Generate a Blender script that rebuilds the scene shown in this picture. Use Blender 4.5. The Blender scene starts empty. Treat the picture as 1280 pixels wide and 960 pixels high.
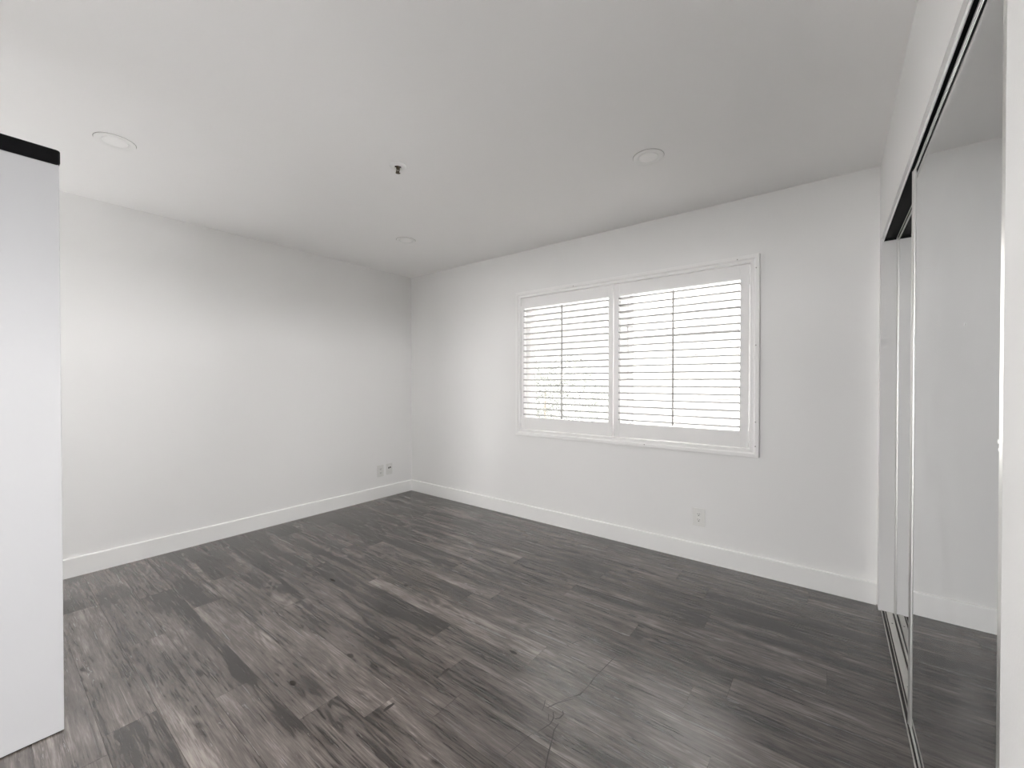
import bpy, bmesh, math, random
from mathutils import Vector, Matrix

C = bpy.context.scene.collection
SC = bpy.context.scene

# ------------------------------------------------------------------ camera
F_PX, PITCH, YAW, EYE = 518.0, math.radians(0.5), math.radians(37.65), 1.238
cd = bpy.data.cameras.new('camera')
cam = bpy.data.objects.new('camera', cd)
C.objects.link(cam)
cd.sensor_fit = 'HORIZONTAL'
cd.sensor_width = 36.0
cd.lens = 36.0 * F_PX / 1280.0
cd.shift_y = 2.52 / 1280.0
cd.clip_start = 0.02
cam.location = (0, 0, EYE)
cam.rotation_euler = (math.pi / 2 - PITCH, 0, YAW)
SC.camera = cam

# ------------------------------------------------------------------ view and daylight
SC.view_settings.view_transform = 'Standard'
SC.view_settings.look = 'None'
SC.view_settings.gamma = 1.0
SC.view_settings.exposure = 0.2
SC.view_settings.use_curve_mapping = False
SC.cycles.use_denoising = True
SC.cycles.max_bounces = 16
SC.cycles.diffuse_bounces = 12
SC.cycles.glossy_bounces = 6
SC.cycles.transparent_max_bounces = 12
SC.cycles.caustics_reflective = False
SC.cycles.sample_clamp_direct = 1.5      # the sensor clips the blown-out window; keeps the louver edges crisp
SC.cycles.sample_clamp_indirect = 9.0

SKY = 92.0
w = bpy.data.worlds.new('overcast_sky')
SC.world = w
w.use_nodes = True
wn = w.node_tree.nodes
bg = wn['Background']
bg.inputs[0].default_value = (1.0, 0.985, 0.975, 1)
bg.inputs[1].default_value = SKY

def portal(name, loc, rot, sx, sy):
    l = bpy.data.lights.new(name, 'AREA')
    l.shape = 'RECTANGLE'
    l.size, l.size_y = sx, sy
    l.cycles.is_portal = True
    o = bpy.data.objects.new(name, l)
    o.location = loc
    o.rotation_euler = rot
    C.objects.link(o)
portal('window_portal', (-1.33, 3.26, 1.405), (-math.pi / 2, 0, 0), 1.98, 1.36)
HX0, HX1, HZ0, HZ1 = -1.65, -0.45, 0.85, 1.55      # added fill-light window, unseen in the wall far behind the camera
SY0, SY1, SZ0, SZ1 = 0.14, 0.68, 0.75, 1.30          # added fill-light window, unseen beside the camera
portal('side_window_portal', (0.40, (SY0 + SY1) / 2, (SZ0 + SZ1) / 2), (0, math.pi / 2, 0), SZ1 - SZ0, SY1 - SY0)
portal('rear_window_portal', ((HX0 + HX1) / 2, -3.80, (HZ0 + HZ1) / 2), (math.pi / 2, 0, 0), HX1 - HX0, HZ1 - HZ0)

# ------------------------------------------------------------------ room measures
XL, XR, YF, YB, ZC = -3.825, 0.207, 3.065, -3.60, 2.435
YP, XP = -0.78, -2.196                                # corner where the room narrows behind the camera
WX0, WX1, WZ0, WZ1 = -2.262, -0.404, 0.79, 2.02       # window opening
CY0, CY1, CZ = 0.957, 2.994, 2.011                    # closet opening
CXB = 0.90                                            # closet back

# ------------------------------------------------------------------ materials
def mat(name, col, rough=0.5, metal=0.0, bump=0.0, bscale=200.0, spec=0.5):
    m = bpy.data.materials.new(name)
    m.use_nodes = True
    nt = m.node_tree
    b = nt.nodes['Principled BSDF']
    b.inputs['Base Color'].default_value = (*col, 1)
    b.inputs['Roughness'].default_value = rough
    b.inputs['Metallic'].default_value = metal
    b.inputs['Specular IOR Level'].default_value = spec
    if bump:
        tc = nt.nodes.new('ShaderNodeTexCoord')
        n = nt.nodes.new('ShaderNodeTexNoise')
        n.inputs['Scale'].default_value = bscale
        n.inputs['Detail'].default_value = 3
        bp = nt.nodes.new('ShaderNodeBump')
        bp.inputs['Strength'].default_value = bump
        bp.inputs['Distance'].default_value = 0.002
        nt.links.new(tc.outputs['Object'], n.inputs['Vector'])
        nt.links.new(n.outputs['Fac'], bp.inputs['Height'])
        nt.links.new(bp.outputs['Normal'], b.inputs['Normal'])
    return m

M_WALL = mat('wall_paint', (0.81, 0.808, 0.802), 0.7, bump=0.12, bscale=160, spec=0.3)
M_CEIL = mat('ceiling_paint', (0.90, 0.895, 0.89), 0.8, bump=0.10, bscale=120, spec=0.2)
M_TRIM = mat('trim_paint', (0.88, 0.88, 0.87), 0.38)
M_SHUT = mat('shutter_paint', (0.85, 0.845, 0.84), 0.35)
M_LOUV_SHADE = mat('louver_paint', (0.40, 0.395, 0.385), 0.4)  # white slats and rods darkened so their backlit edges read as shade
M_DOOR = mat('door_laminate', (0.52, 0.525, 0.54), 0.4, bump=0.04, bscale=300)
M_BLACK = mat('black_rail_metal', (0.003, 0.003, 0.0035), 0.8, bump=0.05, bscale=200, spec=0.08)
M_HOLE = mat('dark_recess', (0.008, 0.008, 0.008), 0.8, spec=0.1)
M_ALU = mat('anodised_aluminium', (0.72, 0.72, 0.70), 0.32, 0.85)
M_TRACK = mat('track_aluminium', (0.66, 0.65, 0.62), 0.38, 0.6)
M_SHADE_BACKING = mat('dark_track_lining', (0.012, 0.012, 0.012), 0.7, 0.0, spec=0.15)  # near-black shade painted into the top track; also the mirror backing
M_GROOVE = mat('dusty_track_groove', (0.10, 0.095, 0.09), 0.8, spec=0.2)  # grooves darker than the track metal
M_PLATE = mat('outlet_plastic', (0.70, 0.70, 0.68), 0.3)
M_LENS = mat('lamp_lens', (0.92, 0.92, 0.91), 0.35)
M_RING = mat('lamp_trim', (0.86, 0.86, 0.85), 0.35)
M_BRASS = mat('sprinkler_brass', (0.10, 0.08, 0.055), 0.4, 0.9)
M_NAIL_SHADE = mat('filled_nail_hole', (0.30, 0.29, 0.27), 0.7)  # also colours the painted shadow around the lamp trims
M_VINYL = mat('window_vinyl', (0.82, 0.82, 0.82), 0.35)
M_LIGHT_CUT = mat('outdoor_asphalt', (0.10, 0.10, 0.10), 0.9, bump=0.3, bscale=40)
M_SIDING = mat('outdoor_siding', (0.62, 0.61, 0.59), 0.7)
M_LEAF = mat('hedge_leaf', (0.035, 0.038, 0.032), 0.5)
M_TWIG = mat('hedge_twig', (0.10, 0.08, 0.06), 0.8)
M_SCR = mat('floor_scratch_dark', (0.022, 0.019, 0.017), 0.8, spec=0.1)

def glass_mat():
    m = bpy.data.materials.new('window_glass')
    m.use_nodes = True
    nt = m.node_tree
    nt.nodes.remove(nt.nodes['Principled BSDF'])
    out = nt.nodes['Material Output']
    t = nt.nodes.new('ShaderNodeBsdfTransparent')
    t.inputs[0].default_value = (0.95, 0.95, 0.95, 1)
    g = nt.nodes.new('ShaderNodeBsdfGlossy')
    g.inputs['Roughness'].default_value = 0.01
    fr = nt.nodes.new('ShaderNodeFresnel')
    fr.inputs[0].default_value = 1.45
    mx = nt.nodes.new('ShaderNodeMixShader')
    nt.links.new(fr.outputs[0], mx.inputs[0])
    nt.links.new(t.outputs[0], mx.inputs[1])
    nt.links.new(g.outputs[0], mx.inputs[2])
    nt.links.new(mx.outputs[0], out.inputs[0])
    return m
M_GLASS = glass_mat()

def mirror_mat():
    m = bpy.data.materials.new('mirror_glass')
    m.use_nodes = True
    nt = m.node_tree
    b = nt.nodes['Principled BSDF']
    b.inputs['Metallic'].default_value = 1.0
    b.inputs['Base Color'].default_value = (0.64, 0.65, 0.655, 1)
    tc = nt.nodes.new('ShaderNodeTexCoord')
    mp = nt.nodes.new('ShaderNodeMapping')
    mp.inputs['Scale'].default_value = (1, 1.0, 1.0)
    n = nt.nodes.new('ShaderNodeTexNoise')
    n.inputs['Scale'].default_value = 2.6
    n.inputs['Detail'].default_value = 5
    n.inputs['Distortion'].default_value = 0.8
    r = nt.nodes.new('ShaderNodeMapRange')
    r.inputs['From Min'].default_value = 0.52
    r.inputs['From Max'].default_value = 0.75
    r.inputs['To Min'].default_value = 0.015
    r.inputs['To Max'].default_value = 0.08
    nt.links.new(tc.outputs['Object'], mp.inputs[0])
    nt.links.new(mp.outputs[0], n.inputs['Vector'])
    nt.links.new(n.outputs['Fac'], r.inputs['Value'])
    nt.links.new(r.outputs[0], b.inputs['Roughness'])
    # a thin film of wiped smudges scatters a little light
    d = nt.nodes.new('ShaderNodeBsdfDiffuse')
    d.inputs[0].default_value = (0.8, 0.8, 0.8, 1)
    r2 = nt.nodes.new('ShaderNodeMapRange')
    r2.inputs['From Min'].default_value = 0.45
    r2.inputs['From Max'].default_value = 0.8
    r2.inputs['To Min'].default_value = 0.01
    r2.inputs['To Max'].default_value = 0.07
    nt.links.new(n.outputs['Fac'], r2.inputs['Value'])
    mx = nt.nodes.new('ShaderNodeMixShader')
    nt.links.new(r2.outputs[0], mx.inputs[0])
    nt.links.new(b.outputs[0], mx.inputs[1])
    nt.links.new(d.outputs[0], mx.inputs[2])
    nt.links.new(mx.outputs[0], nt.nodes['Material Output'].inputs[0])
    return m
M_MIRROR = mirror_mat()

def floor_mat():
    m = bpy.data.materials.new('grey_oak_planks')
    m.use_nodes = True
    nt = m.node_tree
    N, L = nt.nodes, nt.links
    b = N['Principled BSDF']
    uv = N.new('ShaderNodeUVMap'); uv.uv_map = 'plank'
    at = N.new('ShaderNodeAttribute'); at.attribute_name = 'tone'
    sp = N.new('ShaderNodeSeparateColor')
    L.new(at.outputs['Color'], sp.inputs[0])

    def mapping(sx, sy):
        k = N.new('ShaderNodeMapping')
        k.inputs['Scale'].default_value = (sx, sy, 1)
        L.new(uv.outputs[0], k.inputs[0])
        return k
    def noise(sx, sy, detail=4, dist=0.0, rough=0.55):
        k = mapping(sx, sy)
        n = N.new('ShaderNodeTexNoise')
        n.inputs['Scale'].default_value = 1.0
        n.inputs['Detail'].default_value = detail
        n.inputs['Distortion'].default_value = dist
        n.inputs['Roughness'].default_value = rough
        L.new(k.outputs[0], n.inputs['Vector'])
        return n.outputs['Fac']
    def mth(op, a, c, d=None):
        k = N.new('ShaderNodeMath'); k.operation = op
        for i, v in enumerate((a, c, d)):
            if v is None: continue
            if isinstance(v, (int, float)): k.inputs[i].default_value = v
            else: L.new(v, k.inputs[i])
        return k.outputs[0]
    def rng(v, a, c, d, e):
        k = N.new('ShaderNodeMapRange')
        k.inputs['From Min'].default_value = a; k.inputs['From Max'].default_value = c
        k.inputs['To Min'].default_value = d; k.inputs['To Max'].default_value = e
        L.new(v, k.inputs['Value'])
        return k.outputs[0]

    cloud = noise(1.3, 8.5, 4, 0.6)           # long soft light and dark bands
    streak = noise(2.6, 60, 5, 0.7, 0.68)      # grain
    fine = noise(14, 260, 3, 0.3, 0.6)        # pores
    patch = noise(3.2, 11, 3, 0.4)
    # cathedral figure: iso-lines of a stretched noise
    fig = noise(1.5, 7.5, 1.0, 0.3, 0.4)
    rings = mth('SINE', mth('MULTIPLY', fig, 95.0), 0.0)
    ringmask = rng(noise(1.1, 5.0, 1), 0.52, 0.68, 0.0, 1.0)
    # knots: sparse stretched cells
    kv = N.new('ShaderNodeTexVoronoi'); kv.inputs['Scale'].default_value = 1.0
    kv.inputs['Randomness'].default_value = 1.0
    km = mapping(3.4, 9.0)
    wv = N.new('ShaderNodeTexNoise'); wv.inputs['Scale'].default_value = 6.0
    L.new(km.outputs[0], wv.inputs['Vector'])
    ad = N.new('ShaderNodeMixRGB'); ad.blend_type = 'ADD'; ad.inputs[0].default_value = 0.10
    L.new(km.outputs[0], ad.inputs[1]); L.new(wv.outputs['Color'], ad.inputs[2])
    L.new(ad.outputs[0], kv.inputs['Vector'])
    ks = N.new('ShaderNodeSeparateColor'); L.new(kv.outputs['Color'], ks.inputs[0])
    rare = mth('GREATER_THAN', ks.outputs[0], 0.52)
    knot = mth('MULTIPLY', rng(kv.outputs['Distance'], 0.045, 0.11, 1.0, 0.0), rare)
    halo = mth('MULTIPLY', rng(kv.outputs['Distance'], 0.06, 0.34, 1.0, 0.0), rare)

    v = mth('MULTIPLY_ADD', cloud, 1.8, -0.52)
    v = mth('ADD', v, mth('MULTIPLY_ADD', streak, 1.5, -0.75))
    v = mth('ADD', v, mth('MULTIPLY_ADD', fine, 0.9, -0.45))
    v = mth('ADD', v, mth('MULTIPLY_ADD', patch, 0.75, -0.375))
    v = mth('ADD', v, mth('MULTIPLY', mth('MULTIPLY', rings, ringmask), 0.11))
    v = mth('ADD', v, mth('MULTIPLY_ADD', sp.outputs[0], 0.42, -0.21))
    v = mth('SUBTRACT', v, mth('MULTIPLY', halo, 0.16))
    cr = N.new('ShaderNodeValToRGB')
    e = cr.color_ramp.elements
    e[0].position = 0.10; e[0].color = (0.0228, 0.0190, 0.0167, 1)
    e[1].position = 1.0; e[1].color = (0.2356, 0.2067, 0.1870, 1)
    k = e.new(0.34); k.color = (0.0699, 0.0593, 0.0532, 1)
    k = e.new(0.62); k.color = (0.1140, 0.0980, 0.0889, 1)
    L.new(v, cr.inputs[0])
    # hue drift, warm to cool grey
    hue = N.new('ShaderNodeMixRGB'); hue.blend_type = 'MULTIPLY'
    L.new(rng(noise(0.9, 3.0, 2), 0.35, 0.65, 0.0, 1.0), hue.inputs[0])
    L.new(cr.outputs[0], hue.inputs[1]); hue.inputs[2].default_value = (0.96, 0.965, 0.985, 1)
    kx = N.new('ShaderNodeMixRGB'); kx.blend_type = 'MIX'
    L.new(mth('MULTIPLY', knot, 0.85), kx.inputs[0])
    L.new(hue.outputs[0], kx.inputs[1]); kx.inputs[2].default_value = (0.025, 0.020, 0.017, 1)
    # bare groove between planks carries tone.b = 0
    gr = N.new('ShaderNodeMixRGB')
    L.new(sp.outputs[2], gr.inputs[0])
    gr.inputs[1].default_value = (0.02, 0.018, 0.016, 1)
    L.new(kx.outputs[0], gr.inputs[2])
    L.new(gr.outputs[0], b.inputs['Base Color'])
    L.new(rng(streak, 0.3, 0.7, 0.30, 0.17), b.inputs['Roughness'])
    b.inputs['Specular IOR Level'].default_value = 0.8
    bp = N.new('ShaderNodeBump')
    bp.inputs['Strength'].default_value = 0.35; bp.inputs['Distance'].default_value = 0.0012
    L.new(mth('ADD', mth('MULTIPLY', streak, 1.0), mth('MULTIPLY', fine, 0.6)), bp.inputs['Height'])
    L.new(bp.outputs[0], b.inputs['Normal'])
    return m
M_FLOOR = floor_mat()

# ------------------------------------------------------------------ mesh helpers
def add_box(bm, a, b, bev=0.0, seg=2):
    x0, x1 = sorted((a[0], b[0])); y0, y1 = sorted((a[1], b[1])); z0, z1 = sorted((a[2], b[2]))
    t = bmesh.new()
    r = bmesh.ops.create_cube(t, size=1)
    for v in r['verts']:
        v.co = Vector((x0 + (v.co.x + .5) * (x1 - x0), y0 + (v.co.y + .5) * (y1 - y0), z0 + (v.co.z + .5) * (z1 - z0)))
    if bev:
        bmesh.ops.bevel(t, geom=list(t.edges), offset=bev, segments=seg, profile=0.5, affect='EDGES')
    merge(bm, t)

def merge(bm, t):
    me = bpy.data.meshes.new('tmp')
    t.to_mesh(me); t.free()
    bm.from_mesh(me)
    bpy.data.meshes.remove(me)

def add_cyl(bm, c, r, h, axis='Z', seg=32, r2=None, bev=0.0):
    t = bmesh.new()
    bmesh.ops.create_cone(t, cap_ends=True, segments=seg, radius1=r, radius2=r if r2 is None else r2, depth=h)
    if bev:
        bmesh.ops.bevel(t, geom=[e for e in t.edges if abs(e.verts[0].co.z - e.verts[1].co.z) < 1e-6], offset=bev, segments=2, profile=0.5, affect='EDGES')
    R = {'Z': Matrix(), 'X': Matrix.Rotation(math.pi / 2, 4, 'Y'), 'Y': Matrix.Rotation(-math.pi / 2, 4, 'X')}[axis]
    bmesh.ops.transform(t, matrix=Matrix.Translation(c) @ R, verts=t.verts)
    merge(bm, t)

def add_lathe(bm, prof, c, seg=48):
    """prof: (radius, z) list spun about a vertical axis through c"""
    rings = []
    for r, z in prof:
        if r < 1e-6:
            rings.append([bm.verts.new((c[0], c[1], c[2] + z))])
        else:
            rings.append([bm.verts.new((c[0] + r * math.cos(2 * math.pi * i / seg), c[1] + r * math.sin(2 * math.pi * i / seg), c[2] + z)) for i in range(seg)])
    for a, b in zip(rings, rings[1:]):
        for i in range(seg):
            j = (i + 1) % seg
            if len(a) == 1 and len(b) == 1: continue
            if len(a) == 1: bm.faces.new((a[0], b[i], b[j]))
            elif len(b) == 1: bm.faces.new((a[i], b[0], a[j]))
            else: bm.faces.new((a[i], b[i], b[j], a[j]))
    bmesh.ops.recalc_face_normals(bm, faces=bm.faces)

def add_extrude(bm, poly, fn, t0, t1):
    """closed 2-D outline poly swept between t0 and t1; fn(p, t) gives the 3-D point"""
    A = [bm.verts.new(fn(p, t0)) for p in poly]
    B = [bm.verts.new(fn(p, t1)) for p in poly]
    n = len(poly)
    for i in range(n):
        bm.faces.new((A[i], A[(i + 1) % n], B[(i + 1) % n], B[i]))
    bm.faces.new(A); bm.faces.new(list(reversed(B)))
    bmesh.ops.recalc_face_normals(bm, faces=bm.faces)

def obj(name, bm, m, parent=None, smooth=False, origin=None):
    me = bpy.data.meshes.new(name)
    if origin is not None:
        bmesh.ops.translate(bm, vec=-Vector(origin), verts=bm.verts)
    bm.to_mesh(me); bm.free()
    me.materials.append(m)
    o = bpy.data.objects.new(name, me)
    C.objects.link(o)
    if origin is not None: o.location = origin
    if parent is not None:
        o.parent = parent
        o.matrix_parent_inverse = parent_world(parent).inverted()
    if smooth:
        for p in me.polygons: p.use_smooth = True
        md = o.modifiers.new('edge', 'EDGE_SPLIT'); md.split_angle = math.radians(40)
    return o

def parent_world(p):
    m = p.matrix_basis.copy()
    q = p.parent
    while q is not None:
        m = q.matrix_basis @ p.matrix_parent_inverse @ m if p.parent == q else m
        p, q = q, q.parent
    return m

def boxes(name, lst, m, parent=None, bev=0.0, origin=None):
    bm = bmesh.new()
    for a, b in lst: add_box(bm, a, b, bev)
    return obj(name, bm, m, parent, origin=origin)

def thing(name, label, cat, loc, group=None):
    o = bpy.data.objects.new(name, None)
    C.objects.link(o)
    o.location = loc
    o.empty_display_size = 0.05
    o['label'] = label; o['category'] = cat
    if group: o['group'] = group
    return o

def struct(o, label=None):
    o['kind'] = 'structure'
    if label: o['label'] = label
    return o

# ------------------------------------------------------------------ room shell
T = 0.16
def rect_wall(name, axis, face, depth, u0, u1, z0, z1, holes, m):
    """wall slab with its room face on axis=face, reaching to face+depth, with rectangular holes (u0,u1,z0,z1)"""
    us = sorted({u0, u1, *[h[0] for h in holes], *[h[1] for h in holes]})
    zs = sorted({z0, z1, *[h[2] for h in holes], *[h[3] for h in holes]})
    bm = bmesh.new()
    def solid(i, j):
        if i < 0 or j < 0 or i >= len(us) - 1 or j >= len(zs) - 1: return False
        cu, cz = (us[i] + us[i + 1]) / 2, (zs[j] + zs[j + 1]) / 2
        return not any(h[0] < cu < h[1] and h[2] < cz < h[3] for h in holes)
    cache = {}
    def V(u, z, d):
        k = (round(u, 5), round(z, 5), d)
        if k not in cache:
            q = face + (depth if d else 0)
            cache[k] = bm.verts.new((q, u, z) if axis == 'X' else (u, q, z))
        return cache[k]
    for i in range(len(us) - 1):
        for j in range(len(zs) - 1):
            if not solid(i, j): continue
            a, b, c, e = us[i], us[i + 1], zs[j], zs[j + 1]
            for d in (0, 1):
                bm.faces.new((V(a, c, d), V(b, c, d), V(b, e, d), V(a, e, d)))
            for (ni, nj, p, q) in ((i - 1, j, (a, c), (a, e)), (i + 1, j, (b, c), (b, e)), (i, j - 1, (a, c), (b, c)), (i, j + 1, (a, e), (b, e))):
                if not solid(ni, nj):
                    bm.faces.new((V(*p, 0), V(*q, 0), V(*q, 1), V(*p, 1)))
    bmesh.ops.recalc_face_normals(bm, faces=bm.faces)
    return obj(name, bm, m)

struct(rect_wall('wall_front', 'Y', YF, T, XL - T, CXB + T, 0, ZC, [(WX0, WX1, WZ0, WZ1)], M_WALL), 'white wall with the shuttered window')
struct(rect_wall('wall_left', 'X', XL, -T, YP - T, YF, 0, ZC, [], M_WALL), 'plain white wall on the left')
struct(rect_wall('wall_back', 'Y', YP, -T, XL, XP, 0, ZC, [], M_WALL))
struct(rect_wall('wall_passage', 'X', XP, -T, YB - T, YP - T, 0, ZC, [], M_WALL))
struct(rect_wall('wall_rear', 'Y', YB, -T, XP, XR, 0, ZC, [(HX0, HX1, HZ0, HZ1)], M_WALL))
# closet wall: header over the opening, nib by the window wall, long part nearer the camera
struct(rect_wall('wall_right', 'X', XR, 0.123, YB - T, YF, 0, ZC, [(CY0, CY1, -0.001, CZ), (SY0, SY1, SZ0, SZ1)], M_WALL), 'white wall around the mirrored closet')
struct(boxes('ceiling', [((XL - T, YB - T, ZC), (XR + .123, YF + T, ZC + 0.12)), ((XR + .123, .75, ZC), (CXB + T, YF + T, ZC + .12))], M_CEIL), 'white ceiling')
struct(boxes('wall_closet', [((CXB, 0.75, 0), (CXB + 0.1, YF, ZC)), ((XR + 0.123, 0.75, 0), (CXB, 0.85, ZC))], M_WALL))

# ------------------------------------------------------------------ floor of individual planks, one surface
PW = 0.152
def seam(j): return 1.478 + PW * j
known = {  # joints along a row (x) and tone of the plank that starts at that joint
    -5: [(-3.98, .42), (-2.76, .80), (-1.54, .52), (-.32, .45)],
    -4: [(-4.27, .50), (-3.05, .62), (-1.36, .50), (-.14, .35)],
    -3: [(-3.60, .42), (-2.38, .42), (-1.16, .62), (.06, .4)],
    -2: [(-4.32, .42), (-3.10, .40), (-1.30, .45), (-.08, .4)],
    -1: [(-3.97, .55), (-2.75, .12), (-1.53, .62), (-.31, .45)],
    0: [(-3.49, .42), (-2.27, .93), (-1.05, .72), (.17, .4)],
    1: [(-4.10, .50), (-2.88, .45), (-1.66, .72), (-.44, .55)],
    2: [(-3.98, .48), (-2.76, .80), (-1.54, .30), (-.32, .50)],
    3: [(-4.43, .42), (-3.215, .45), (-1.995, .66), (-.775, .42)],
    4: [(-3.67, .40), (-2.45, .55), (-1.23, .62), (-.01, .22)],
}
rnd = random.Random(11)
bm = bmesh.new()
uvl = bm.loops.layers.uv.new('plank')
col = bm.loops.layers.float_color.new('tone')
def quad(x0, x1, y0, y1, z, tone, sd, k):
    vs = [bm.verts.new((x0, y0, z)), bm.verts.new((x1, y0, z)), bm.verts.new((x1, y1, z)), bm.verts.new((x0, y1, z))]
    f = bm.faces.new(vs)
    for l in f.loops:
        l[uvl].uv = (l.vert.co.x - x0 + sd * 37.0, l.vert.co.y - y0 + sd * 91.0)
        l[col] = (tone, sd, k, 1)
x_a, x_b = XL - T, CXB + T
g = 0.0003
for j in range(-20, 12):
    y0, y1 = seam(j), seam(j + 1)
    if j in known: row = list(known[j])
    else:
        s = -5.2 + rnd.random() * 1.22
        row = [(s + 1.22 * i, 0.30 + 0.42 * rnd.random()) for i in range(5)]
    while row[0][0] > x_a: row.insert(0, (row[0][0] - 1.22, 0.35 + .3 * rnd.random()))
    while row[-1][0] + 1.22 < x_b: row.append((row[-1][0] + 1.22, 0.3 + .3 * rnd.random()))
    for i, (x, t) in enumerate(row):
        xe = row[i + 1][0] if i + 1 < len(row) else x + 1.22
        a, b = max(x, x_a), min(xe, x_b)
        if b - a < .01: continue
        ya, yb = max(y0, YB - T), min(y1, YF + T)
        if yb - ya < .002: continue
        quad(a + g, b - g, ya + g, yb - g, 0.0, t, rnd.random(), 1.0)
quad(x_a, x_b, YB - T, YF + T, -0.002, 0.0, 0.0, 0.0)
# slab body under the boards
for a, b, c_, d in (((x_a, YB - T), (x_b, YB - T), 0, 0), ((x_b, YB - T), (x_b, YF + T), 0, 0), ((x_b, YF + T), (x_a, YF + T), 0, 0), ((x_a, YF + T), (x_a, YB - T), 0, 0)):
    vs = [bm.verts.new((*a, -0.002)), bm.verts.new((*a, -0.12)), bm.verts.new((*b, -0.12)), bm.verts.new((*b, -0.002))]
    f = bm.faces.new(vs)
    for l in f.loops: l[uvl].uv = (0, 0); l[col] = (0, 0, 0, 1)
floor = struct(obj('floor', bm, M_FLOOR), 'dark grey wood-look plank floor')

# scratches worn in the floor near the camera
strokes = [
    ([(-.766, 1.764), (-.772, 1.692), (-.781, 1.585), (-.779, 1.517), (-.784, 1.458), (-.803, 1.425), (-.820, 1.394)], .0022),
    ([(-.793, 1.422), (-.82, 1.385), (-.835, 1.36), (-.85, 1.321)], .0030),
    ([(-.878, 1.35), (-.864, 1.32), (-.858, 1.298)], .0022),
    ([(-.796, 1.345), (-.786, 1.332), (-.788, 1.308), (-.80, 1.295)], .0032),
    ([(-.822, 1.318), (-.806, 1.297), (-.801, 1.266), (-.810, 1.235), (-.818, 1.209)], .0026),
    ([(-.83, 1.30), (-.815, 1.275)], .0022),
    ([(-.778, 1.285), (-.776, 1.25), (-.760, 1.212), (-.742, 1.16), (-.717, 1.10), (-.70, 1.04)], .0028),
    ([(-.967, 1.718), (-.960, 1.745), (-.944, 1.771)], .0026),
    ([(-.985, 1.700), (-.972, 1.695)], .0034),
    ([(-.83, 1.19), (-.84, 1.13), (-.85, 1.06)], .0014),
]
for pts, wd in strokes:
    bm = bmesh.new()
    n = len(pts); prev = None
    for i, (x, y) in enumerate(pts):
        a = Vector(pts[max(i - 1, 0)]); b = Vector(pts[min(i + 1, n - 1)])
        t = (b - a).normalized(); nn = Vector((-t.y, t.x))
        ww = 1.5 * wd * (0.35 if i in (0, n - 1) else 0.5)
        cur = (bm.verts.new((x + nn.x * ww, y + nn.y * ww, 0.0003)), bm.verts.new((x - nn.x * ww, y - nn.y * ww, 0.0003)))
        if prev: bm.faces.new((prev[0], prev[1], cur[1], cur[0]))
        prev = cur
    obj('scratch', bm, M_SCR, floor)
# knots and end-joint wear that catch the eye
for (x, y, rx, ry) in ((-1.15, 1.50, .022, .009), (-1.33, .955, .008, .030), (-1.305, 1.225, .008, .028), (-2.05, 1.60, .020, .012), (-1.10, 1.74, .014, .008), (-1.72, 1.03, .022, .012), (-1.75, 0.79, .020, .011), (-1.40, 1.92, .030, .008), (-2.47, 1.36, .030, .008)):
    bm = bmesh.new()
    vs = [bm.verts.new((x + rx * math.cos(a) * rnd.uniform(.75, 1.1), y + ry * math.sin(a) * rnd.uniform(.7, 1.1), 0.0002)) for a in [2 * math.pi * i / 14 for i in range(14)]]
    bm.faces.new(vs)
    obj('knot', bm, M_SCR, floor)

# ------------------------------------------------------------------ baseboards
BH, BT = 0.122, 0.014
prof = [(0, 0), (BT, 0), (BT, BH - .006), (BT - .002, BH - .002), (BT - .006, BH), (0, BH)]
def baseboard(name, fn, t0, t1):
    bm = bmesh.new()
    add_extrude(bm, prof, fn, t0, t1)
    return struct(obj(name, bm, M_TRIM))
baseboard('baseboard_left', lambda p, t: (XL + p[0], t, p[1]), YP, YF)
baseboard('baseboard_front', lambda p, t: (t, YF - p[0], p[1]), XL + BT, XR - .004)
baseboard('baseboard_right', lambda p, t: (XR - p[0], t, p[1]), YB, 0.60)
baseboard('baseboard_back', lambda p, t: (t, YP + p[0], p[1]), XL + BT, XP)

# ------------------------------------------------------------------ window behind the shutters
win = boxes('window_1', [((WX0, YF + .085, WZ0), (WX0 + .05, YF + .15, WZ1)), ((WX1 - .05, YF + .085, WZ0), (WX1, YF + .15, WZ1)),
                         ((WX0 + .05, YF + .085, WZ0), (WX1 - .05, YF + .15, WZ0 + .05)), ((WX0 + .05, YF + .085, WZ1 - .05), (WX1 - .05, YF + .15, WZ1))], M_VINYL, bev=.003)
struct(win, 'white sliding window behind the shutters')
WM = -1.305
boxes('meeting_stile', [((WM - .022, YF + .09, WZ0 + .05), (WM + .022, YF + .125, WZ1 - .05))], M_VINYL, win, bev=.003)
for (a, b, y) in ((WX0 + .05, WM - .022, YF + .115), (WM + .022, WX1 - .05, YF + .135)):
    s = boxes('sash', [((a, y - .012, WZ0 + .05), (a + .03, y + .012, WZ1 - .05)), ((b - .03, y - .012, WZ0 + .05), (b, y + .012, WZ1 - .05)),
                       ((a + .03, y - .012, WZ0 + .05), (b - .03, y + .012, WZ0 + .082)), ((a + .03, y - .012, WZ1 - .082), (b - .03, y + .012, WZ1 - .05))], M_VINYL, win, bev=.002)
    boxes('glass_pane', [((a + .03, y - .002, WZ0 + .082), (b - .03, y + .002, WZ1 - .082))], M_GLASS, s)

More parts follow.
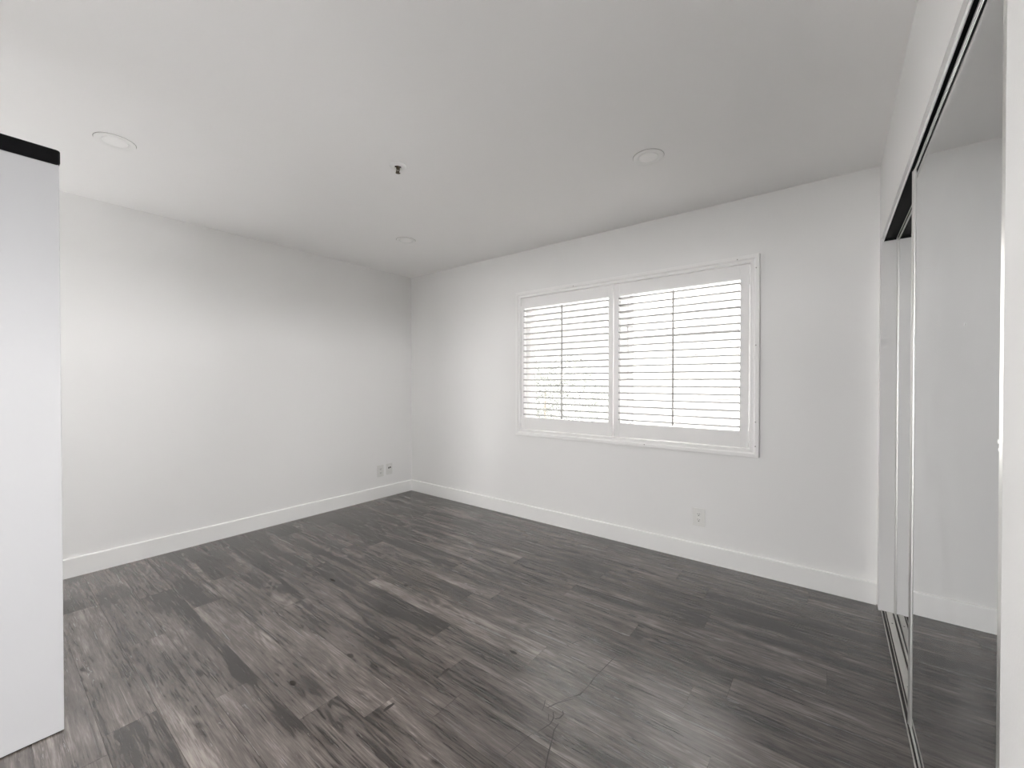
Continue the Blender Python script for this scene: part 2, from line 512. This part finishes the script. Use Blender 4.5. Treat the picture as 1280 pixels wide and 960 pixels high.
w2 = struct(boxes('window_2', [((HX0, YB - .14, HZ0), (HX0 + .04, YB - .09, HZ1)), ((HX1 - .04, YB - .14, HZ0), (HX1, YB - .09, HZ1)),
                   ((HX0 + .04, YB - .14, HZ0), (HX1 - .04, YB - .09, HZ0 + .04)), ((HX0 + .04, YB - .14, HZ1 - .04), (HX1 - .04, YB - .09, HZ1)),
                   ], M_VINYL, bev=.003))  # rear opening added to bring more light into the room
boxes('glass_pane', [((HX0 + .04, YB - .117, HZ0 + .04), (HX1 - .04, YB - .113, HZ1 - .04))], M_GLASS, w2)

w3 = struct(boxes('window_3', [((XR + .06, SY0, SZ0), (XR + .11, SY0 + .04, SZ1)), ((XR + .06, SY1 - .04, SZ0), (XR + .11, SY1, SZ1)),
                   ((XR + .06, SY0 + .04, SZ0), (XR + .11, SY1 - .04, SZ0 + .04)), ((XR + .06, SY0 + .04, SZ1 - .04), (XR + .11, SY1 - .04, SZ1))], M_VINYL, bev=.003))  # added opening that brightens the left wall
boxes('glass_pane', [((XR + .083, SY0 + .04, SZ0 + .04), (XR + .087, SY1 - .04, SZ1 - .04))], M_GLASS, w3)

# ------------------------------------------------------------------ plantation shutters
FX0, FX1, FZ0, FZ1 = -2.300, -0.364, 0.757, 2.056
sh = thing('plantation_shutter', 'white louvered plantation shutters with two hinged panels over the window', 'shutter', (-1.33, YF, FZ0))
bm = bmesh.new()
fp = [(0, 0), (0, .028), (.003, .032), (.022, .032), (.026, .029), (.030, .023), (.036, .023), (.040, .026), (.050, .026), (.053, .022), (.053, -.02), (.040, -.02), (.040, 0)]
rings = []
for (sx, x, sz, z) in ((1, FX0, 1, FZ0), (-1, FX1, 1, FZ0), (-1, FX1, -1, FZ1), (1, FX0, -1, FZ1)):
    rings.append([bm.verts.new((x + sx * d, YF - h, z + sz * d)) for d, h in fp])
for i in range(4):
    A, B = rings[i], rings[(i + 1) % 4]
    for k in range(len(fp)):
        l = (k + 1) % len(fp)
        bm.faces.new((A[k], B[k], B[l], A[l]))
bmesh.ops.recalc_face_normals(bm, faces=bm.faces)
obj('frame', bm, M_SHUT, sh)
for x, z in ((-.490, 2.036), (-.383, 1.966), (-.383, 1.475), (-.383, .985), (-.383, .830), (-1.70, 2.036), (-1.1, .777)):
    bm = bmesh.new(); add_cyl(bm, (x, YF - .0322, z), .0035, .0012, 'Y', 12)
    obj('nail_hole', bm, M_NAIL_SHADE, sh)

PY0, PY1 = YF - .020, YF + .008       # panel faces
LZ0, LZ1, NL = 0.922, 1.906, 19
def shutter_panel(px0, px1, ox0, ox1, tilt, gx):
    pz0, pz1 = 0.815, 2.000
    org = ((px0 + px1) / 2, PY1, (pz0 + pz1) / 2)
    bm = bmesh.new()
    add_box(bm, (px0, PY0, pz0), (ox0, PY1, pz1), .0015)
    add_box(bm, (ox1, PY0, pz0), (px1, PY1, pz1), .0015)
    add_box(bm, (ox0, PY0 + .0008, pz0), (ox1, PY1, LZ0), .0015)
    add_box(bm, (ox0, PY0 + .0008, LZ1), (ox1, PY1, pz1), .0015)
    pan = obj('panel', bm, M_SHUT, sh, origin=org)
    # louvers: lens section 63 x 9 mm
    pitch = (LZ1 - LZ0) / NL
    sec = []
    # blunt room-side edge, thicker middle
    sec = [(-.0315, -.0043), (-.0303, -.0052), (-.012, -.0058), (.012, -.0058), (.030, -.0034), (.0315, -.0020),
           (.0315, .0020), (.030, .0034), (.012, .0058), (-.012, .0058), (-.0303, .0052), (-.0315, .0043)]
    me = None
    yc = (PY0 + PY1) / 2
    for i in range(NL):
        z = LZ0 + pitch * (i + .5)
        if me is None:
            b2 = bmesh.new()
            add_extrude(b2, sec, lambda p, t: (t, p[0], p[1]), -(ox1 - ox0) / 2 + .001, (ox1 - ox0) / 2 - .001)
            lv = obj('louver', b2, M_LOUV_SHADE, None)
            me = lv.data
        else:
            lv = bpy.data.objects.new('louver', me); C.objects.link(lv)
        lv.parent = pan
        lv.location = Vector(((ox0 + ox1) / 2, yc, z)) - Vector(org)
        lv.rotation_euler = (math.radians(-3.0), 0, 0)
    xm = (ox0 + ox1) / 2 - .004
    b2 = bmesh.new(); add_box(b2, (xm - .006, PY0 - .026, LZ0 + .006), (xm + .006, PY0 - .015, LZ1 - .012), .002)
    rod = obj('tilt_rod', b2, M_LOUV_SHADE, None); rod.parent = pan; rod.location = -Vector(org)
    for z in (1.90, 0.895):
        b2 = bmesh.new()
        for q in (-.024, -.008, .008, .024):
            add_cyl(b2, (gx, PY0 - .004, z + q), .0042, .0150, 'Z', 12)
        add_box(b2, (gx - .012, PY0 - .0015, z - .03), (gx + .012, PY0, z + .03), .0004)
        h = obj('hinge', b2, M_TRIM, None); h.parent = pan; h.location = -Vector(org)
    pan.rotation_euler = (0, math.radians(tilt), 0)
    return pan
shutter_panel(-2.243, -1.354, -2.206, -1.392, 0.10, -2.246)
shutter_panel(-1.347, -0.424, -1.303, -0.474, 0.12, -0.4205)

# ------------------------------------------------------------------ mirrored closet doors
def closet_door(label, xf, y0, y1):
    z0, z1 = 0.0048, 1.991
    t = thing('closet_door', label, 'closet door', (xf + .02, (y0 + y1) / 2, 0), 'mirrored sliding closet doors')
    sw = .028
    boxes('mirror', [((xf + .0058, y0 + .004, z0 + .004), (xf + .0098, y1 - .004, z1 - .004))], M_MIRROR, t)
    boxes('backing_board', [((xf + .0100, y0 + .004, z0 + .004), (xf + .022, y1 - .004, z1 - .004))], M_SHADE_BACKING, t)
    st = [(0, .024), (0, .004), (.003, .0005), (.009, 0), (.013, .002), (sw - .008, .002), (sw - .003, .0015), (sw, .004), (sw, .0056), (.0035, .0056), (.0035, .024)]
    for s, ye in ((1, y0), (-1, y1)):
        bm = bmesh.new()
        add_extrude(bm, st, lambda p, z: (xf + p[1], ye + s * p[0], z), z0, z1)
        obj('stile', bm, M_ALU, t)
    boxes('top_rail', [((xf + .003, y0 + sw, z1 - .006), (xf + .0056, y1 - sw, z1))], M_ALU, t, bev=.0006)
    boxes('bottom_rail', [((xf + .003, y0 + sw, z0), (xf + .0056, y1 - sw, z0 + .007))], M_ALU, t, bev=.0006)
    return t
front_door = closet_door('mirrored sliding closet door with metal stiles, the nearer one, on the front track', .2235, 1.034, 2.060)
for (y, z, r) in ((1.079, 1.136, .0045), (1.076, 1.122, .0030), (1.321, 1.365, .0030)):
    bm = bmesh.new(); add_cyl(bm, (.2289, y, z), r, .0012, 'X', 14, r2=r * .7)
    obj('paint_fleck', bm, M_TRIM, front_door)
closet_door('mirrored sliding closet door mostly hidden behind the other one, beside the window wall', .2685, 1.950, 2.990)

# bottom track
bt = thing('bottom_track', 'pale metal double track on the floor under the mirrored closet doors', 'door track', (.265, 2.0, 0))
ty0, ty1 = CY0 + .001, CY1 - .001
bm = bmesh.new()
tp = [(.218, 0), (.218, .005), (.2188, .0065), (.2208, .0065), (.2218, .002), (.2310, .002), (.2315, .0042), (.2335, .0042), (.234, .002), (.2395, .002), (.241, .0040),
      (.2435, .0044), (.262, .0044), (.264, .002), (.2705, .002), (.271, .0042), (.273, .0042), (.2735, .002), (.281, .002), (.282, .0042), (.286, .0044), (.312, .0044), (.314, 0)]
add_extrude(bm, tp, lambda p, t: (p[0], t, p[1]), ty0, ty1)
obj('rail', bm, M_TRACK, bt)
for (a, b) in ((.2222, .2309), (.2342, .2392), (.2645, .2702), (.2738, .2806)):
    boxes('groove_lining', [((a, ty0, .0020), (b, ty1, .0024))], M_GROOVE, bt)
for x, y in ((.252, 2.86), (.300, 2.90), (.252, 2.30)):
    bm = bmesh.new(); add_cyl(bm, (x, y, .0042), .0035, .0012, 'Z', 12); obj('screw', bm, M_HOLE, bt)

# top track
tt = thing('top_track', 'metal top track with dark channels hanging from the closet header', 'door track', (.265, 2.0, CZ))
boxes('fascia', [((.216, ty0, 1.994), (.2185, ty1, CZ - .0005))], M_TRIM, tt)
boxes('channel', [((.2185, ty0, 2.0065), (.318, ty1, CZ - .0005)), ((.2678, ty0, 2.0), (.2702, ty1, 2.0065)), ((.2905, ty0, 2.0), (.2925, ty1, 2.0065)), ((.2186, ty0, 1.9955), (.2200, ty1, 2.0065))], M_SHADE_BACKING, tt)  # channel and ribs coloured black for the shade inside
boxes('channel_lip', [((.2674, ty0, 1.9985), (.2706, ty1, 2.0)), ((.2901, ty0, 1.9985), (.2929, ty1, 2.0))], M_ALU, tt)
boxes('end_cap', [((.2200, ty1 - .004, 1.9965), (.267, ty1, 2.0065))], M_SHADE_BACKING, tt)  # black plate stands in for shade at the far jamb

# ------------------------------------------------------------------ tall door panel on the left
dp = thing('sliding_panel', 'tall white flush door panel with black top rail at the left edge', 'door', (-2.17, -.40, 0))
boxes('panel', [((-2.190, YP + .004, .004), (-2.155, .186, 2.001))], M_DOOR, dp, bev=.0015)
bm = bmesh.new()
y1 = .189
rp = []
pr = [(-2.196, 2.002), (-2.196, 2.048), (-2.190, 2.053), (-2.157, 2.053), (-2.148, 2.047), (-2.148, 2.004), (-2.152, 1.999), (-2.1545, 1.999), (-2.1545, 2.002)]
add_extrude(bm, pr, lambda p, t: (p[0], t, p[1]), YP + .004, y1 - .008)
add_box(bm, (-2.195, y1 - .014, 2.002), (-2.149, y1, 2.0515), .0065, 3)
obj('top_rail', bm, M_BLACK, dp)
boxes('bottom_sweep', [((-2.184, YP + .01, 0.0), (-2.160, .180, .004))], M_HOLE, dp)  # black strip stands in for the shadow under the panel

# ------------------------------------------------------------------ ceiling fittings
def downlight(x, y, label):
    t = thing('recessed_light', label, 'ceiling light', (x, y, ZC), 'round recessed ceiling lights')
    bm = bmesh.new()
    add_lathe(bm, [(.0775, -.0002), (.0775, -.004), (.074, -.0065), (.060, -.0065), (.0500, -.0035), (.048, -.0012)], (x, y, ZC), 64)
    obj('trim_ring', bm, M_RING, t, smooth=True)
    bm = bmesh.new()
    add_lathe(bm, [(.0482, -.0010), (.0478, -.0042), (.044, -.0052), (0, -.0056)], (x, y, ZC), 64)
    obj('lens', bm, M_LENS, t, smooth=True)
    bm = bmesh.new()
    add_lathe(bm, [(.0775, -.0003), (.0795, -.0003), (.0795, -.0009), (.0775, -.0009)], (x, y, ZC), 64)
    obj('shadow_gap', bm, M_NAIL_SHADE, t)  # grey ring paints the shadow at the edge of the trim
downlight(-.777, 2.192, 'round white recessed ceiling light above the right half of the shuttered window')
downlight(-2.845, 2.225, 'round white recessed ceiling light nearest the far corner of the room')
downlight(-2.825, .434, 'round white recessed ceiling light near the white door panel at left')

t = thing('fire_sprinkler', 'small dark fire sprinkler head in a white ring on the ceiling', 'sprinkler', (-1.905, 1.437, ZC))
c = (-1.905, 1.437, ZC)
bm = bmesh.new(); add_lathe(bm, [(.044, -.0003), (.0435, -.006), (.040, -.010), (.032, -.012), (.0215, -.010), (.020, -.002)], c, 40); obj('escutcheon', bm, M_RING, t, smooth=True)
bm = bmesh.new(); add_lathe(bm, [(.0205, -.0012), (.012, -.0015), (0, -.0015)], c, 32); obj('cup', bm, M_HOLE, t)
bm = bmesh.new()
add_cyl(bm, (c[0], c[1], ZC - .010), .0095, .016, 'Z', 16, bev=.001)
for s in (-1, 1):
    pts = [(.0085, -.016), (.0125, -.024), (.011, -.032), (.004, -.038)]
    for (a, za), (b, zb) in zip(pts, pts[1:]):
        add_box(bm, (c[0] + s * a - .002, c[1] - .0025, ZC + za + .001), (c[0] + s * b + .002, c[1] + .0025, ZC + zb - .001), .0004)
add_cyl(bm, (c[0], c[1], ZC - .027), .0022, .022, 'Z', 12)
obj('frame_arms', bm, M_BRASS, t)
bm = bmesh.new()
add_cyl(bm, (c[0], c[1], ZC - .0395), .009, .0018, 'Z', 24)
for i in range(10):
    a = 2 * math.pi * i / 10
    b2 = bmesh.new(); add_box(b2, (.008, -.0014, -.001), (.0125, .0016, .0008))
    bmesh.ops.transform(b2, matrix=Matrix.Translation((c[0], c[1], ZC - .0395)) @ Matrix.Rotation(a, 4, 'Z'), verts=b2.verts)
    merge(bm, b2)
obj('deflector', bm, M_BRASS, t)

# ------------------------------------------------------------------ wall plates
def plate_parts(t, P, w_, h_, kind):
    """P(u, v, d): across, up, out of the wall"""
    def pb(name, u0, u1, v0, v1, d0, d1, m, bev=0.0):
        return boxes(name, [(P(u0, v0, d0), P(u1, v1, d1))], m, t, bev=bev)
    pb('cover_plate', -w_ / 2, w_ / 2, -h_ / 2, h_ / 2, .0, .0055, M_PLATE, .0018)
    if kind == 'duplex':
        for s in (-1, 1):
            v = s * .0195
            f = pb('socket', -.0165, .0165, v - .014, v + .014, .0055, .0072, M_PLATE, .0015)
            pbs = [(-.0075, -.0055, v + .000, v + .008), (.0055, .0075, v + .001, v + .0075)]
            for (a, b, c0, c1) in pbs:
                q = boxes('slot', [(P(a, c0, .0070), P(b, c1, .0074))], M_HOLE, None); q.parent = f
            q = boxes('ground_hole', [(P(-.003, v - .0095, .0070), P(.003, v - .0035, .0074))], M_HOLE, None); q.parent = f
        pb('screw', -.002, .002, -.002, .002, .0055, .0064, M_RING)
    else:
        f = pb('insert', -.0165, .0165, -.033, .033, .0055, .0070, M_PLATE, .001)
        for a, v in ((-.010, .014), (.010, .016)):
            pb('jack', a - .0062, a + .0062, v - .009, v + .009, .0068, .0076, M_HOLE, .0003)
        for v in (-.048, .048): pb('screw', -.0022, .0022, v - .0022, v + .0022, .0055, .0064, M_RING)
def wall_plate(name, label, cat, kind, origin, P0, w_, h_, group=None):
    t = thing(name, label, cat, origin, group)
    plate_parts(t, lambda u, v, d: P0(u, v, d), w_, h_, kind)
    return t
wall_plate('wall_outlet', 'white duplex electrical outlet low on the wall under the window', 'outlet', 'duplex', (-.725, YF, .303),
           lambda u, v, d: (-.725 + u, YF - d, .303 + v), .080, .122, 'electrical outlets')
wall_plate('wall_outlet', 'white duplex electrical outlet low on the left wall, left of the black jacks', 'outlet', 'duplex', (XL, 2.648, .290),
           lambda u, v, d: (XL + d, 2.648 + u, .290 + v), .076, .124, 'electrical outlets')
wall_plate('data_jack_plate', 'white wall plate with two black jacks nearest the far corner', 'wall plate', 'jack', (XL, 2.760, .294),
           lambda u, v, d: (XL + d, 2.760 + u, .294 + v), .076, .120)

# ------------------------------------------------------------------ outside the window
GZ = -3.1      # the room is one floor up
struct(boxes('ground', [((-30, -36, GZ - .2), (22, YF + T + .02, GZ))], M_LIGHT_CUT), 'dark asphalt yard behind the building')  # dark sheet added to keep upward light off the ceiling
nb = thing('neighboring_house', 'pale house wall with horizontal lap siding seen through the right shutter panel', 'house', (-3.4, 12.0, GZ))
bm = bmesh.new()
for i in range(23):
    z = GZ + i * .30
    add_extrude(bm, [(0, 0), (-.032, 0), (-.004, .275), (0, .275)], lambda p, t, z=z: (t, 12.0 + p[0], z + p[1]), -5.2, -1.6)
obj('siding', bm, M_SIDING, nb)
boxes('wall_core', [((-5.2, 12.001, GZ), (-1.6, 12.3, 3.8))], M_HOLE, nb)  # black core gives the laps their painted shadow lines
boxes('corner_board', [((-5.35, 11.94, GZ), (-5.19, 12.3, 3.8))], M_VINYL, nb, bev=.004)
boxes('roof', [((-5.6, 11.6, 3.8), (-1.3, 12.7, 3.95))], M_SIDING, nb, bev=.01)

tr = thing('leafy_tree', 'leafy tree crown seen faintly through the left shutter panel', 'tree', (-5.0, 7.6, GZ))
rr = random.Random(5)
bm = bmesh.new()
for i in range(7500):
    # crown of three overlapping lobes
    cx, cz, rx, rz = rr.choice(((-5.4, .6, 1.0, 1.25), (-4.4, .5, .95, 1.35), (-4.9, -.5, 1.3, 1.0)))
    while True:
        p = Vector((rr.uniform(-1, 1), rr.uniform(-1, 1), rr.uniform(-1, 1)))
        if .55 < p.length < 1: break
    x, y, z = cx + p.x * rx, 7.6 + p.y * .8, cz + p.z * rz
    s_ = rr.uniform(.035, .065)
    R = Matrix.Rotation(rr.uniform(0, 6.3), 4, 'Z') @ Matrix.Rotation(rr.uniform(-1.2, 1.2), 4, 'X') @ Matrix.Rotation(rr.uniform(0, 6.3), 4, 'Y')
    M = Matrix.Translation((x, y, z)) @ R
    bm.faces.new([bm.verts.new(M @ Vector(q)) for q in ((-s_, 0, 0), (-s_ * .2, s_ * .42, s_ * .12), (s_, 0, 0), (-s_ * .2, -s_ * .42, s_ * .12))])
obj('foliage', bm, M_LEAF, tr)
bm = bmesh.new()
add_cyl(bm, (-4.95, 7.6, GZ + 1.3), .13, 2.6, 'Z', 14, r2=.08)
for (x, z, h) in ((-5.3, -.1, 1.3), (-4.5, -.1, 1.4), (-4.95, .2, 1.8)):
    add_cyl(bm, ((x - 4.95) / 2, 7.6, z), .05, h, 'Z', 8, r2=.015)
obj('trunk', bm, M_TWIG, tr)
